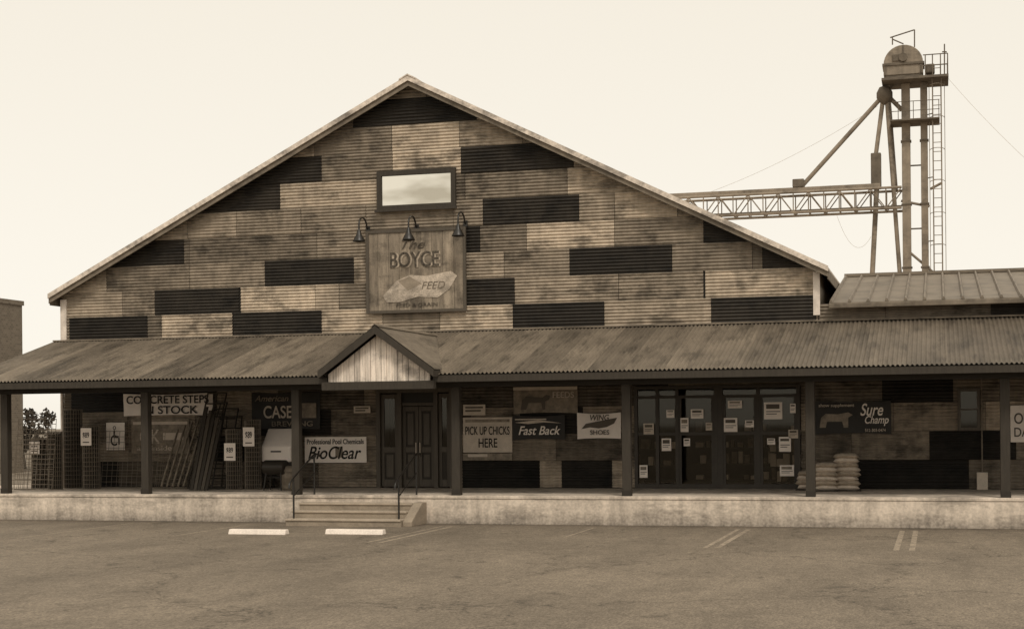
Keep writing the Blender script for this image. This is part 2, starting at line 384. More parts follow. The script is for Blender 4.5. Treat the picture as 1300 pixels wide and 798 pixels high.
box("wing_ridge",wr0,XE,6.45,6.75,wzE+1.27,wzE+1.36,M_wingroof,B)
box("wing_end_wall",XE-.2,XE,0.2,14,0,wzE,sheets_side,B); box("wing_rear_wall",XR,XE,13.8,14,0,wzE,sheets_side,B)
q=S(1248,357,6.5); tubes("roof_vent",[[(q.x,6.3,q.z-.3),(q.x,6.3,q.z+.12)]],0.09,M_towerD,B)

# ---- porch platform
PL=-17.6
box("porch_platform",PL,XE,PF,6.0,0,ZF-0.08,M_conc,B,0.01)
box("porch_slab_edge",PL,XE,PF-0.02,6.0,ZF-0.078,ZF,M_conc,B,0.012)
box("store_floor",XL+.3,XE-.3,6.01,29,0,ZF-0.01,M_floor,B)
# porch roof
EY=-4.9; EZ=3.645; RX0=XL-0.25; RX1=XE
slope=(ZB-EZ)/(-EY)
def zp(y): return ZB+slope*y
Gxl=XW(405,474,-5.1); Gxr=XW(552,470,-5.1); ap=S(477,415,-5.1); Gxa=(Gxl+Gxr)/2; Gza=ap.z
V=[];Fc=[];T=[]
pitch=0.105; seg=pitch/6; n=int((RX1-RX0)/seg); tone=0.2
prev=None
nxt=RX0
for i in range(n+1):
    x=RX0+i*seg
    if x>=nxt: nxt=x+0.9; tone=0.142*random.uniform(0.74,1.24)
    h=0.023*math.cos(2*math.pi*x/pitch)
    k=len(V)
    for yy in (EY,-2.4,0.0): V.append((x,yy,zp(yy)+h+0.03))
    if prev is not None:
        for q in range(2): Fc.append((prev+q,k+q,k+q+1,prev+q+1)); T.append(tone)
    prev=k
o=mesh("porch_roof_sheets",V,Fc,M_roofsheet,B,smooth=True)
at=o.data.attributes.new("tone",'FLOAT','FACE'); at.data.foreach_set("value",T)
extr("porch_roof_deck",[(EY+.08,zp(EY+.08)-0.02),(0,ZB-0.02),(0,ZB-0.07),(EY+.08,zp(EY+.08)-0.07)],'X',RX0+.03,RX1,M_woodh,B)
x=RX0+0.1
while x<RX1:
    extr("rafter",[(EY+.1,zp(EY+.1)-0.072),(-0.05,zp(-0.05)-0.072),(-0.05,zp(-.05)-0.22),(EY+.1,zp(EY+.1)-0.20)],'X',x,x+0.05,M_woodh,B); x+=1.2
for q0,q1 in ((RX0,Gxl+0.12),(Gxr-0.12,RX1)):
    box("porch_fascia",q0,q1,EY+0.02,EY+0.065,EZ-0.17,EZ-0.005,M_wood,B)
box("porch_beam",RX0+.1,RX1,-4.19,-3.96,EZ-0.28,EZ-0.003,M_woodh,B)
extr("porch_rake_board",[(EY,EZ+0.02),(0,ZB+0.03),(0,ZB-0.17),(EY,EZ-0.16)],'X',RX0-0.05,RX0-0.003,M_wood,B)
box("wall_flashing",RX0,RX1,-0.12,0.0,ZB+0.03,ZB+0.07,M_rake2,B)
for px in (8,186,377,580,796,1029,1276,1560,1900):
    x=XW(px,560,-4.07)
    box("porch_post",x-0.105,x+0.105,-4.18,-3.97,ZF+.002,EZ-0.282,M_wood,B,0.01)
    boxes("post_base",[(x-0.115,x+0.115,-4.188,-4.183,ZF+.003,ZF+.14)],M_iron,B)
# entry gable dormer
GY=-5.1
gez=S(405,473,GY).z; hw=(Gxr-Gxl)/2; gs=(Gza-gez)/hw
def backy(z): return (z-ZB)/slope
for sx,nm in ((-1,"entry_gable_roof_left"),(1,"entry_gable_roof_right")):
    V=[];Fc=[];T=[]
    yback=backy(Gza); nn=int((yback-GY)/(0.105/6)); prev=None
    for i in range(nn+1):
        y=GY-0.06+i*0.105/6
        h=0.018*math.cos(2*math.pi*y/0.105)+0.04
        zpor=zp(max(y,EY)) if y>EY else -9
        zlow=max(gez,zpor)
        if zlow>=Gza: break
        d=(Gza-zlow)/gs
        k=len(V); V+=[(Gxa,y,Gza+h),(Gxa+sx*d,y,zlow+h)]
        if prev is not None: Fc.append((prev,prev+1,k+1,k)); T.append(0.142)
        prev=k
    o=mesh(nm,V,Fc,M_roofsheet,B,smooth=True); at=o.data.attributes.new("tone",'FLOAT','FACE'); at.data.foreach_set("value",T)
    pts=[(Gxa,Gza+0.03),(Gxa+sx*hw,gez+0.03),(Gxa+sx*hw,gez-0.15),(Gxa,Gza-0.17)]
    extr("entry_gable_fascia",pts,'Y',GY-0.1,GY-0.055,M_wood,B)
    pts=[(Gxa,Gza-0.0),(Gxa+sx*hw,gez-0.0),(Gxa+sx*hw,gez-0.05),(Gxa,Gza-0.05)]
    extr("entry_gable_soffit",pts,'Y',GY-0.05,-4.5,M_woodh,B)
    box("entry_gable_eave",Gxa+sx*hw-0.02,Gxa+sx*hw+0.02,GY-0.05,-4.45,gez-0.14,gez-0.0,M_wood,B)
extr("entry_ridge_cap",[(Gxa-0.10,Gza+0.0),(Gxa,Gza+0.06),(Gxa+0.10,Gza+0.0),(Gxa+.10,Gza+0.02),(Gxa,Gza+0.085),(Gxa-.10,Gza+0.02)],'Y',GY-0.08,backy(Gza),M_wingroof,B)
n=19; zbot=EZ-0.13
fh=hw-0.17
for i in range(n):
    a=Gxa-fh+2*fh*i/n; b=Gxa-fh+2*fh*(i+1)/n-0.012
    za=Gza-0.16-gs*abs(a-Gxa); zb2=Gza-0.16-gs*abs(b-Gxa)
    pts=[(a,zbot),(b,zbot),(b,max(zb2,zbot+.01))]
    if a<Gxa<b: pts.append((Gxa,Gza-0.16))
    pts.append((a,max(za,zbot+.01)))
    extr("gable_board",pts,'Y',-4.93+random.uniform(0,0.012),-4.90,M_board,B)
extr("gable_board_backing",[(Gxa-fh,zbot+.01),(Gxa+fh,zbot+.01),(Gxa,Gza-0.2)],'Y',-4.895,-4.88,M_dark,B)
box("entry_tie_beam",Gxl+0.05,Gxr-0.05,-5.06,-4.86,zbot-0.20,zbot-0.002,M_wood,B)
tubes("downspout",[[(XL+0.05,-0.12,4.7),(XL+0.05,-0.12,ZF)]],0.05,M_white,B)

# ---- entry doors
def panel_door(x0,x1,z0,z1,y,par,nm="door_leaf",glasstop=False):
    st=0.09 if x1-x0<0.6 else .11
    L=[(x0,x0+st,y,y+0.05,z0,z1),(x1-st,x1,y,y+0.05,z0,z1),(x0+st,x1-st,y,y+0.05,z0,z0+0.2),(x0+st,x1-st,y,y+0.05,z1-0.13,z1),(x0+st,x1-st,y,y+0.05,z0+0.95,z0+1.1)]
    boxes(nm,L,M_door,par,0.006)
    box("door_panel",x0+st,x1-st,y+0.03,y+0.045,z0+.2,z0+.95,M_wood,par)
    if x1-x0>2*st+.16: box("door_panel_raised",x0+st+.05,x1-st-.05,y+0.008,y+0.029,z0+.26,z0+.89,M_door,par,0.012)
    if glasstop:
        mesh("door_glass",[(x0+st,y+.03,z0+1.1),(x1-st,y+.03,z0+1.1),(x1-st,y+.03,z1-.13),(x0+st,y+.03,z1-.13)],[(0,1,2,3)],M_glass,par)
    else:
        box("door_panel",x0+st,x1-st,y+0.03,y+0.045,z0+1.1,z1-.13,M_wood,par)
        box("door_panel_raised",x0+st+.05,x1-st-.05,y+0.008,y+0.029,z0+1.16,z1-.19,M_door,par,0.012)
e=[XW(p,560) for p in (479,484,506,511,552,557,572,577)]
boxes("entry_frame",[(e[0],e[1],-0.1,0.12,ZF,dZ1),(e[2],e[3],-0.1,0.12,ZF,dZ1-.12),(e[4],e[5],-0.1,0.12,ZF,dZ1-.12),(e[6],e[7],-0.1,0.12,ZF,dZ1),(e[1],e[6],-0.11,0.11,dZ1-.118,dZ1-0.002)],M_door,B)
panel_door(e[1]+.01,e[2]-.01,ZF+.03,3.3,-0.02,B,"sidelight",True)
panel_door(e[5]+.01,e[6]-.01,ZF+.03,3.3,-0.02,B,"sidelight",True)
mid=(e[3]+e[4])/2
panel_door(e[3]+.01,mid-.005,ZF+.03,2.95,0.0,B); panel_door(mid+.005,e[4]-.01,ZF+.03,2.95,0.0,B)
box("entry_transom_bar",e[3],e[4],-0.03,0.06,2.97,3.05,M_door,B)
box("entry_transom",e[3],e[4],0.0,0.03,3.05,dZ1-.12,M_bdark,B)
tubes("door_handle",[[(mid-0.06,-0.06,1.6),(mid-0.06,-0.06,1.95)],[(mid+0.06,-0.06,1.6),(mid+0.06,-0.06,1.95)]],0.015,M_metal,B)
box("entry_room_back",dX0-.2,dX1+.2,1.5,1.6,ZF,3.6,M_dark,B)
# ---- storefront
fr=[];gl=[]
mull=[808,835,860,909,916,963,1014]
X=[XW(p,560) for p in mull]
zt=3.32; t=0.045
for i,x in enumerate(X): fr.append((x-t,x+t,-0.06,0.06,ZF,zt))
fr.append((sX0,sX1,-0.07,0.07,zt,sZ1)); 
ztr=S(905,503).z; zmid=S(905,550).z
for i in range(len(X)-1):
    a,b=X[i]+t,X[i+1]-t
    if b-a<0.12:
        fr.append((a-.001,b+.001,-0.05,0.05,ZF,zt)); continue
    fr.append((a,b,-0.05,0.05,ztr-0.04,ztr+0.04)); fr.append((a,b,-0.05,0.05,ZF,ZF+0.12))
    fr.append((a,b,-0.045,0.045,zmid-0.04,zmid+0.04))
    gl.append((a,b,ZF+.12,zt))
for i in (2,4,5):
    a,b=X[i]+t,X[i+1]-t
    fr.append((a,a+0.07,-0.04,0.04,ZF+.12,ztr-.04)); fr.append((b-0.07,b,-0.04,0.04,ZF+.12,ztr-.04))
boxes("storefront_frame",fr,M_sf,B)
for a,b,z0,z1 in gl:
    mesh("storefront_glass",[(a,0.0,z0),(b,0.0,z0),(b,0.0,z1),(a,0.0,z1)],[(0,1,2,3)],M_glass,B)
ix0,ix1=sX0-1.5,sX1+1.5
M_int=mat("shop_interior_wall",0.05,var=0.3,scale=2)
boxes("shop_interior",[(ix0-.1,ix0,0.21,5.8,ZF,4.2),(ix1,ix1+.1,0.21,5.8,ZF,4.2),(ix0,ix1,5.7,5.8,ZF,4.2),(ix0,ix1,0.21,5.69,4.0,4.1)],M_int,B)
sh=[];pr=[];pr2=[]
for (y,xx0,xx1,hs) in ((1.1,sX0-.3,X[2]-0.1,(.1,.55,1.0)),(1.4,X[5]+.1,sX1+.4,(.1,.5,.9,1.35)),(2.8,X[2],X[5]+.4,(.1,.55,1.0,1.45))):
    for z in hs:
        z+=ZF
        sh.append((xx0,xx1,y,y+0.35,z,z+0.03)); x=xx0+.04
        while x<xx1-.25:
            w=random.uniform(.08,.24); h=random.uniform(.1,.36)
            if random.random()<.8: (pr if random.random()<.4 else pr2).append((x,x+w,y+.03+random.uniform(0,.1),y+.28,z+.032,z+.03+h))
            x+=w+random.uniform(.01,.15)
boxes("shelving",sh,M_shelf,B); boxes("shelf_goods",pr,M_paper,B); boxes("shelf_goods",pr2,M_mid,B)
boxes("wing_window_frame",[(wX0,wX0+.07,-.06,.05,wz_lo,wz_hi),(wX1-.07,wX1,-.06,.05,wz_lo,wz_hi),(wX0+.07,wX1-.07,-.06,.05,wz_hi-.07,wz_hi),(wX0+.07,wX1-.07,-.06,.05,wz_lo,wz_lo+.07),(wX0+.07,wX1-.07,-.04,.03,(wz_lo+wz_hi)/2-.02,(wz_lo+wz_hi)/2+.02)],M_door,B)
mesh("wing_window_glass",[(wX0+.07,0,wz_lo+.07),(wX1-.07,0,wz_lo+.07),(wX1-.07,0,wz_hi-.07),(wX0+.07,0,wz_hi-.07)],[(0,1,2,3)],M_glass,B)
box("wing_room_back",wX0-1,wX1+1,1.5,1.6,ZF,4,M_dark,B)
box("utility_box",XW(1240,610),XW(1254,610),-0.12,0.0,S(1247,622).z,S(1247,599).z,M_paper2,B,0.01)
tubes("wall_conduit",[[(XW(1247,600),-.03,S(1247,599).z),(XW(1247,600),-.03,4.4)],[(XW(640,560),-.03,4.4),(XW(640,560),-.03,3.6)]],0.018,M_rake2,B)
# steps
sx0=G(370,666).x; sx1=G(512,668).x
for i in range(3):
    zt_=ZF-0.175*(i+1); yf=PF-0.42*(i+1); yb_=PF-0.42*i-(0.002 if i else 0.022)
    box("porch_step",sx0,sx1,yf,yb_,0.0,zt_-.05,M_step,B)
    box("step_tread",sx0-.02,sx1+.0,yf-.03,yb_-(.032 if i else 0),zt_-.048,zt_,M_nose,B,0.012)
extr("step_cheek",[(PF-1.15,0),(PF-.022,0),(PF-.022,ZF-.16),(PF-.35,ZF-.16),(PF-1.15,.12)],'X',sx1+0.004,sx1+0.24,M_step,B,0.015)
def handrail(x):
    h=empty("handrail")
    yb=PF-1.05; yt=PF+0.25; zb0=0.175
    tubes("rail_top",[[(x,yb-0.25,0.92),(x,yb-0.25,1.0),(x,yb-.2,1.06),(x,yb,1.17),(x,yt-.1,1.68),(x,yt+0.02,1.72),(x,yt+0.3,1.72),(x,yt+.34,1.66)]],0.024,M_black,h)
    tubes("rail_mid",[[(x,yb,0.72),(x,yt,1.25)]],0.016,M_black,h)
    tubes("rail_post",[[(x,yb,zb0),(x,yb,1.17)],[(x,yt,ZF),(x,yt,1.72)]],0.024,M_black,h)
handrail(sx0+0.12); handrail(sx1-0.12)

# ------------------------------------------------------------------ wooden sign
W=empty("wooden_store_sign")
a=S(467,397,-0.12); b=S(590,289,-0.12)
x0,x1,z0,z1=a.x,b.x,a.z,b.z
n=9
for i in range(n):
    xa=x0+(x1-x0)*i/n; xb=x0+(x1-x0)*(i+1)/n-0.008
    m=mat("sign_plank_%d"%(i%4),[0.20,0.26,0.22,0.29][i%4],var=0.45,scale=2.0,stretch=(4,4,0.7),rough=0.8,fine=0.3,rust=0.5,streak=.2)
    box("plank",xa,xb,-0.13+random.uniform(0,.006),-0.09,z0,z1,m,W)
boxes("sign_frame",[(x0-.03,x0+.05,-0.16,-0.085,z0-.03,z1+.03),(x1-.05,x1+.03,-0.16,-0.085,z0-.03,z1+.03),(x0+.05,x1-.05,-0.155,-0.085,z1-.05,z1+.03),(x0+.05,x1-.05,-0.155,-0.085,z0-.03,z0+.05)],M_door,W)
def fx(u): return x0+(x1-x0)*u
def fz_(v): return z1-(z1-z0)*v
text("lettering","The",fx(.36),fx(.60),fz_(.23),fz_(.12),-0.145,M_wornink,W,0.4,0.0)
text("lettering","BOYCE",fx(.255),fx(.755),fz_(.46),fz_(.27),-0.1415,mat("worn_cream_ink",.36,var=.4,scale=8,fine=.4),W,0,0.03)
text("lettering","BOYCE",fx(.24),fx(.74),fz_(.455),fz_(.265),-0.149,M_wornink,W,0,0.01)
text("lettering","FEED & GRAIN",fx(.30),fx(.72),fz_(.94),fz_(.895),-0.145,M_wornink,W,0,0)
sack=[(.16,.80),(.30,.62),(.44,.55),(.60,.57),(.86,.52),(.92,.58),(.84,.74),(.72,.84),(.52,.82),(.34,.88),(.20,.88)]
extr("painted_sack",[(fx(u),fz_(v)) for u,v in sack],'Y',-0.142,-0.134,mat("sign_cream",0.46,var=0.4,scale=5,fine=.4,rust=.4),W)
extr("painted_fold",[(fx(u),fz_(v)) for u,v in [(.32,.62),(.44,.57),(.56,.66),(.42,.74)]],'Y',-0.147,-0.143,mat("sign_fold",0.26,var=0.3,scale=5),W)
text("lettering","FEED",fx(.56),fx(.80),fz_(.73),fz_(.64),-0.147,mat("faint_ink",.17,var=.5,scale=10),W,0.3,0)
def lamp(px,py):
    Lp=empty("gooseneck_lamp"); p=S(px,py,-0.02); x=p.x; z=p.z
    pts=[(x,-0.0,z)]
    for i in range(11):
        t=i/10*math.pi
        pts.append((x,-0.10-0.30*(1-math.cos(t)),z+0.03+0.24*math.sin(t)))
    pts.append((x,-0.70,z-0.1))
    tubes("arm",[pts],0.024,M_black,Lp)
    prof=[(0.03,0.0),(0.05,-0.05),(0.07,-0.14),(0.11,-0.20),(0.165,-0.31),(0.175,-0.34),(0.16,-0.34),(0.10,-0.2),(0.0,-0.16)]
    V=[];Fc=[];ns=24
    for r,h in prof:
        for k in range(ns):
            q=2*math.pi*k/ns; V.append((x+r*math.cos(q),-0.70+r*math.sin(q),z-0.08+h))
    for i in range(len(prof)-1):
        for k in range(ns): Fc.append((i*ns+k,i*ns+(k+1)%ns,(i+1)*ns+(k+1)%ns,(i+1)*ns+k))
    mesh("shade",V,Fc,M_black,Lp,smooth=True)
    box("wall_plate",x-.06,x+.06,-0.04,0.01,z-.09,z+.09,M_black,Lp,0.01)
lamp(467,291); lamp(529,289); lamp(591,284)

# ------------------------------------------------------------------ signs & banners
def sign(name,px0,py0,px1,py1,m,texts=(),Y=-0.07,banner=False,poly=None):
    E=empty(name); a=S(px0,py1,Y); b=S(px1,py0,Y); x0,x1,z0,z1=a.x,b.x,a.z,b.z
    if banner:
        nx,nz=30,10;V=[];Fc=[]; ph=random.random()*6
        for j in range(nz+1):
            for i in range(nx+1):
                u=i/nx;v=j/nz
                sag=0.04*math.sin(math.pi*u)*(1 if j==nz else (-0.6 if j==0 else 0))
                V.append((x0+(x1-x0)*u,Y+0.012*math.sin(u*9+ph+v*2)+0.006*math.sin(u*23+v*5),z0+(z1-z0)*v-sag))
        for j in range(nz):
            for i in range(nx):
                k=j*(nx+1)+i; Fc.append((k,k+1,k+nx+2,k+nx+1))
        mesh("banner_cloth",V,Fc,m,E,smooth=True)
        for (gx,gz) in ((x0,z0),(x0,z1),(x1,z0),(x1,z1)):
            tubes("tie",[[(gx,Y,gz),(gx+(0.08 if gx==x1 else -0.08),-0.0,gz+(0.05 if gz==z1 else -.03))]],0.006,M_iron,E)
    else: box("panel",x0,x1,Y,Y+0.02,z0,z1,m,E,0.004)
    w=x1-x0;h=z1-z0
    if poly: extr("printed_emblem",[(x0+w*u,z1-h*v) for u,v in poly[0]],'Y',Y-.026,Y-.022,poly[1],E)
    for t in texts:
        if t[0]=='#': 
            _,u0,v0,u1,v1,mm=t
            box("printed_block",x0+w*u0,x0+w*u1,Y-(0.026 if banner else 0.006),Y-(0.022 if banner else 0.0015),z1-h*v1,z1-h*v0,mm,E)
        else:
            s,u0,v0,u1,v1,mm=t[:6]
            text("lettering",s,x0+w*u0,x0+w*u1,z1-h*v1,z1-h*v0,Y-(0.032 if banner else 0.010),mm,E,t[6] if len(t)>6 else 0)
    return E
sign("concrete_steps_sign",157,498,270,528,M_paper,[("CONCRETE STEPS",.04,.10,.96,.46,M_ink),("IN STOCK",.22,.56,.84,.92,M_ink)],banner=True)
sign("stock_notice_sign",167,531,240,576,M_mid,[("#",.03,.08,.97,.16,M_paper2),("OK",.15,.3,.5,.7,M_paper2),("#",.55,.4,.9,.6,M_paper2),("ask inside",.1,.76,.7,.9,M_paper2)])
sign("brewing_company_banner",320,497,406,545,M_bdark,[("CASE",.18,.36,.6,.70,M_paper2),("BREWING",.3,.78,.9,.92,M_mid),("American",.05,.08,.55,.24,M_mid,0.3),("#",.66,.30,.95,.70,M_mid)],banner=True)
sign("pool_chemicals_sign",387,554,465,587,M_paper,[("Professional Pool Chemicals",.04,.08,.96,.28,M_ink),("BioClear",.06,.36,.92,.86,M_ink,0.3),("#",0.5,.38,.62,.8,M_mid)],Y=-.1)
sign("accessible_parking_sign",135,536,158,571,M_paper,[("O",.38,.12,.54,.26,M_ink),("#",.40,.28,.48,.56,M_ink),("#",.48,.48,.68,.56,M_ink),("C",.25,.45,.60,.84,M_ink),("#",.66,.56,.74,.80,M_ink)],Y=-0.3)
sign("pick_up_chicks_sign",588,529,650,574,M_paper2,[("#",.05,.06,.95,.14,M_mid),("PICK UP CHICKS",.05,.26,.95,.50,M_ink),("HERE",.32,.60,.7,.86,M_ink)])
sign("poster_board",588,575,650,584,M_mid,[("#",.1,.1,.5,.5,M_paper2)])
sign("small_placard",588,513,616,527,M_paper2,[("#",.1,.2,.9,.35,M_ink2),("#",.1,.5,.8,.65,M_ink2)])
sign("livestock_banner",652,490,733,525,M_mid,[("#",.0,.0,1,.12,M_paper2),("FEEDS",.62,.2,.95,.42,M_paper2)],banner=True,poly=([(.12,.85),(.14,.5),(.2,.35),(.3,.38),(.46,.4),(.52,.3),(.58,.34),(.56,.48),(.5,.55),(.5,.85),(.46,.85),(.44,.6),(.24,.6),(.2,.85)],M_ink2))
sign("fast_back_banner",651,526,717,558,M_bdark,[("Fast Back",.12,.45,.92,.80,M_paper,0.3),("#",.05,.15,.65,.20,M_paper2)],banner=True,poly=([(.05,.3),(.5,.2),(.95,.34),(.6,.3),(.3,.36)],M_paper2))
sign("shoes_banner",733,523,788,557,M_paper,[("WING",.3,.08,.74,.30,M_ink2,0.2),("SHOES",.3,.66,.74,.84,M_ink2)],banner=True,poly=([(.1,.62),(.2,.42),(.45,.34),(.92,.2),(.85,.42),(.68,.55),(.5,.60),(.3,.56)],M_ink2))
sign("supplement_banner",1035,508,1131,551,M_bdark,[("Sure",.60,.08,.90,.45,M_paper,0.3),("Champ",.66,.45,.97,.76,M_paper,0.3),("show supplement",.05,.08,.52,.2,M_paper2),("512-303-0474",.66,.84,.93,.93,M_paper2)],banner=True,poly=([(.06,.8),(.08,.5),(.14,.38),(.3,.4),(.44,.34),(.5,.42),(.44,.5),(.44,.8),(.38,.8),(.36,.62),(.16,.62),(.14,.8)],M_mid))
sign("open_sign",1283,514,1330,561,M_paper,[("OPEN",.1,.2,.9,.5,M_ink2),("DAILY",.1,.6,.9,.85,M_ink2)])
sign("wall_notice",449,515,470,524,M_paper2,[("#",.1,.2,.9,.4,M_ink2),("#",.1,.55,.7,.75,M_ink2)])
for (p0,q0,p1,q1) in ((817,537,830,551),(864,530,874,548),(877,519,893,531),(919,530,936,548),(970,510,993,532),(989,554,1004,573),(974,556,984,564),(1001,545,1013,556),(946,533,957,542),(846,520,856,530),(868,556,876,566),(896,536,904,546),(840,556,852,572),(924,508,942,518),(1003,512,1010,524),(812,590,822,606),(990,590,1008,604)):
    sign("window_poster",p0,q0,p1,q1,random.choice([M_paper,M_paper,M_paper2]),[("#",.12,.12,.85,random.uniform(.25,.42),random.choice([M_mid,M_ink2])),("#",.12,.52,.9,.57,M_ink2),("#",.12,.66,.7,.71,M_ink2)],Y=-0.085)

# ------------------------------------------------------------------ porch goods
def wire_roll(px,ytop,Y,r,m,tag=None):
    E=empty("wire_fence_roll"); p=S(px,600,Y); x=p.x; zt=S(px,ytop,Y).z
    for q,(rr,mm) in enumerate(((r,m),(r*0.88,M_wired),(r*0.72,M_iron),(r*.55,M_iron))):
        V=[];Fc=[];ns=20;nh=max(6,int((zt-ZF)/0.12)); tw=q*.11
        for j in range(nh+1):
            for k in range(ns):
                a=2*math.pi*k/ns+tw; V.append((x+rr*math.cos(a)*(1+.04*math.sin(a*3+q)),Y+rr*math.sin(a),ZF+0.01+(zt-ZF)*j/nh-q*.03*(j/nh)))
        for j in range(nh):
            for k in range(ns): Fc.append((j*ns+k,j*ns+(k+1)%ns,(j+1)*ns+(k+1)%ns,(j+1)*ns+k))
        o=mesh("wire_layer",V,Fc,mm,E); w=o.modifiers.new("w",'WIREFRAME'); w.thickness=0.016; w.use_boundary=True
    if tag:
        z0,z1=S(px,tag[1],Y).z,S(px,tag[0],Y).z
        box("price_tag",x-.17,x+.17,Y-r-.03,Y-r-.02,z0,z1,M_paper,E)
        text("lettering","$89",x-.1,x+.1,z0+.2,z1-.12,Y-r-.034,M_ink,E)
        box("tag_line",x-.1,x+.1,Y-r-.034,Y-r-.031,z0+.08,z0+.11,M_ink2,E)
wire_roll(116,541,-1.2,0.24,M_wire,(543,565)); wire_roll(93,520,-0.8,0.26,M_wire); wire_roll(297,545,-1.3,0.22,M_wire,(562,584)); wire_roll(321,533,-1.2,0.22,M_wire,(542,566))
wire_roll(70,548,-1.6,0.2,M_wire); wire_roll(50,556,-1.0,0.22,M_wire,(560,576))
def wpanel(name,px0,px1,ytop,Y,lean,m,cell=0.15,th=0.012):
    E=empty(name); x0=XW(px0,600,Y);x1=XW(px1,600,Y); h=S(px0,ytop,Y).z-ZF
    nx=max(2,round((x1-x0)/cell)); nz=max(2,round(h/cell)); V=[];Fc=[]
    for j in range(nz+1):
        for i in range(nx+1): V.append((x0+(x1-x0)*i/nx,Y+lean*j/nz,ZF+.02+h*j/nz))
    for j in range(nz):
        for i in range(nx):
            k=j*(nx+1)+i; Fc.append((k,k+1,k+nx+2,k+nx+1))
    o=mesh("mesh_panel",V,Fc,m,E); w=o.modifiers.new("w",'WIREFRAME'); w.thickness=th; w.use_boundary=True
wpanel("wire_fence_panel",18,66,533,-2.2,0.25,M_wire,0.14,0.018)
wpanel("wire_fence_panel",-20,44,560,-1.8,0.2,M_wire,0.12,0.014)
wpanel("wire_fence_panel",128,205,548,-0.7,0.25,M_wire,0.16,0.014)
wpanel("wire_fence_panel",196,236,575,-1.1,0.25,M_wire,0.12,0.014)
def gate(px0,px1,ytop,Y,lean,m,nb=6,skew=0.0):
    E=empty("livestock_gate"); x0=XW(px0,600,Y);x1=XW(px1,600,Y); h=S(px0,ytop,Y).z-ZF
    def P(u,v): return (x0+(x1-x0)*u+skew*v,Y+lean*v,ZF+0.03+h*v)
    tubes("gate_frame",[[P(0,0),P(1,0),P(1,1),P(0,1)]],0.028,m,E,cyc=True)
    tubes("gate_bars",[[P(0,(i+1)/(nb+1)),P(1,(i+1)/(nb+1))] for i in range(nb)],0.02,m,E)
    tubes("gate_brace",[[P(.5,0),P(.5,1)]],0.02,m,E)
gate(238,262,500,-1.2,0.8,M_wired,8,0.25); gate(252,285,520,-1.4,0.7,M_iron,7,0.1); gate(262,300,530,-0.9,0.6,M_wood,5,-0.1); gate(240,256,512,-1.7,1.0,M_wood,3,0.3)
E=empty("fence_post_bundle")
tubes("post",[[S(205+7*i,617,-1.6+.06*i),S(226+9*i,545-5*i,-.25)] for i in range(5)],0.032,M_mid,E)
E=empty("lumber_stack"); x=XW(268,600,-1.9)
for i in range(5):
    extr("lumber",[(-2.1+.0,ZF+.01),(-2.05,ZF+.01),(-1.1,3.0-.1*i),(-1.15,3.0-.1*i)],'X',x-.55+.11*i,x-.46+.11*i,[M_wood,M_door][i%2],E)
E=empty("ice_merchandiser_bin")
a=S(333,600,-0.95);b=S(370,546,-0.95)
x0,x1,z1=a.x,b.x,b.z
extr("bin_body",[(-1.0,ZF+.75),(-0.25,ZF+.75),(-0.25,z1+.05),(-0.55,z1+.05),(-1.0,z1-.45)],'X',x0,x1,M_paper,E,0.03)
box("bin_lid_handle",(x0+x1)/2-.15,(x0+x1)/2+.15,-1.03,-1.005,z1-.6,z1-.56,M_iron,E)
boxes("bin_stand",[(x0+.02,x0+.08,-.98,-.92,ZF,ZF+.75),(x1-.08,x1-.02,-.98,-.92,ZF,ZF+.75),(x0+.02,x0+.08,-.34,-.28,ZF,ZF+.75),(x1-.08,x1-.02,-.34,-.28,ZF,ZF+.75),(x0+.08,x1-.08,-.96,-.3,ZF+.3,ZF+.34)],M_iron,E)
def lathe(name,x,y,prof,m,par,ns=24,z=ZF):
    V=[];Fc=[]
    for r,h in prof:
        for k in range(ns):
            q=2*math.pi*k/ns; V.append((x+r*math.cos(q),y+r*math.sin(q),z+h))
    for i in range(len(prof)-1):
        for k in range(ns): Fc.append((i*ns+k,i*ns+(k+1)%ns,(i+1)*ns+(k+1)%ns,(i+1)*ns+k))
    return mesh(name,V,Fc,m,par,smooth=True)
def bin_(px,Y,m,h=.8,r=.25):
    E=empty("trash_bin"); x=XW(px,600,Y)
    lathe("drum",x,Y,[(0,0.005),(r*.85,0.005),(r*.9,h*.3),(r*.96,h*.32),(r*.95,h*.6),(r,h*.62),(r,h),(r*.94,h),(r*.9,.05)],m,E)
    lathe("lid",x,Y,[(r*1.05,h+.002),(r*1.05,h+.04),(r*.7,h+.14),(0.01,h+.17)],m,E)
bin_(366,-1.6,M_mid,.5,.2)
E=empty("barbecue_grill"); x=XW(350,600,-1.7)
extr("grill_drum",[(-1.7+.24*math.cos(t),ZF+.62+.2*math.sin(t)) for t in [math.pi*2*i/20 for i in range(20)]],'X',x-.3,x+.3,M_iron,E,.01)
tubes("grill_legs",[[(x+a_,-1.7+b_,ZF),(x+a_*.8,-1.7+b_*.6,ZF+.55)] for a_ in (-.26,.26) for b_ in (-.22,.22)],.02,M_iron,E)
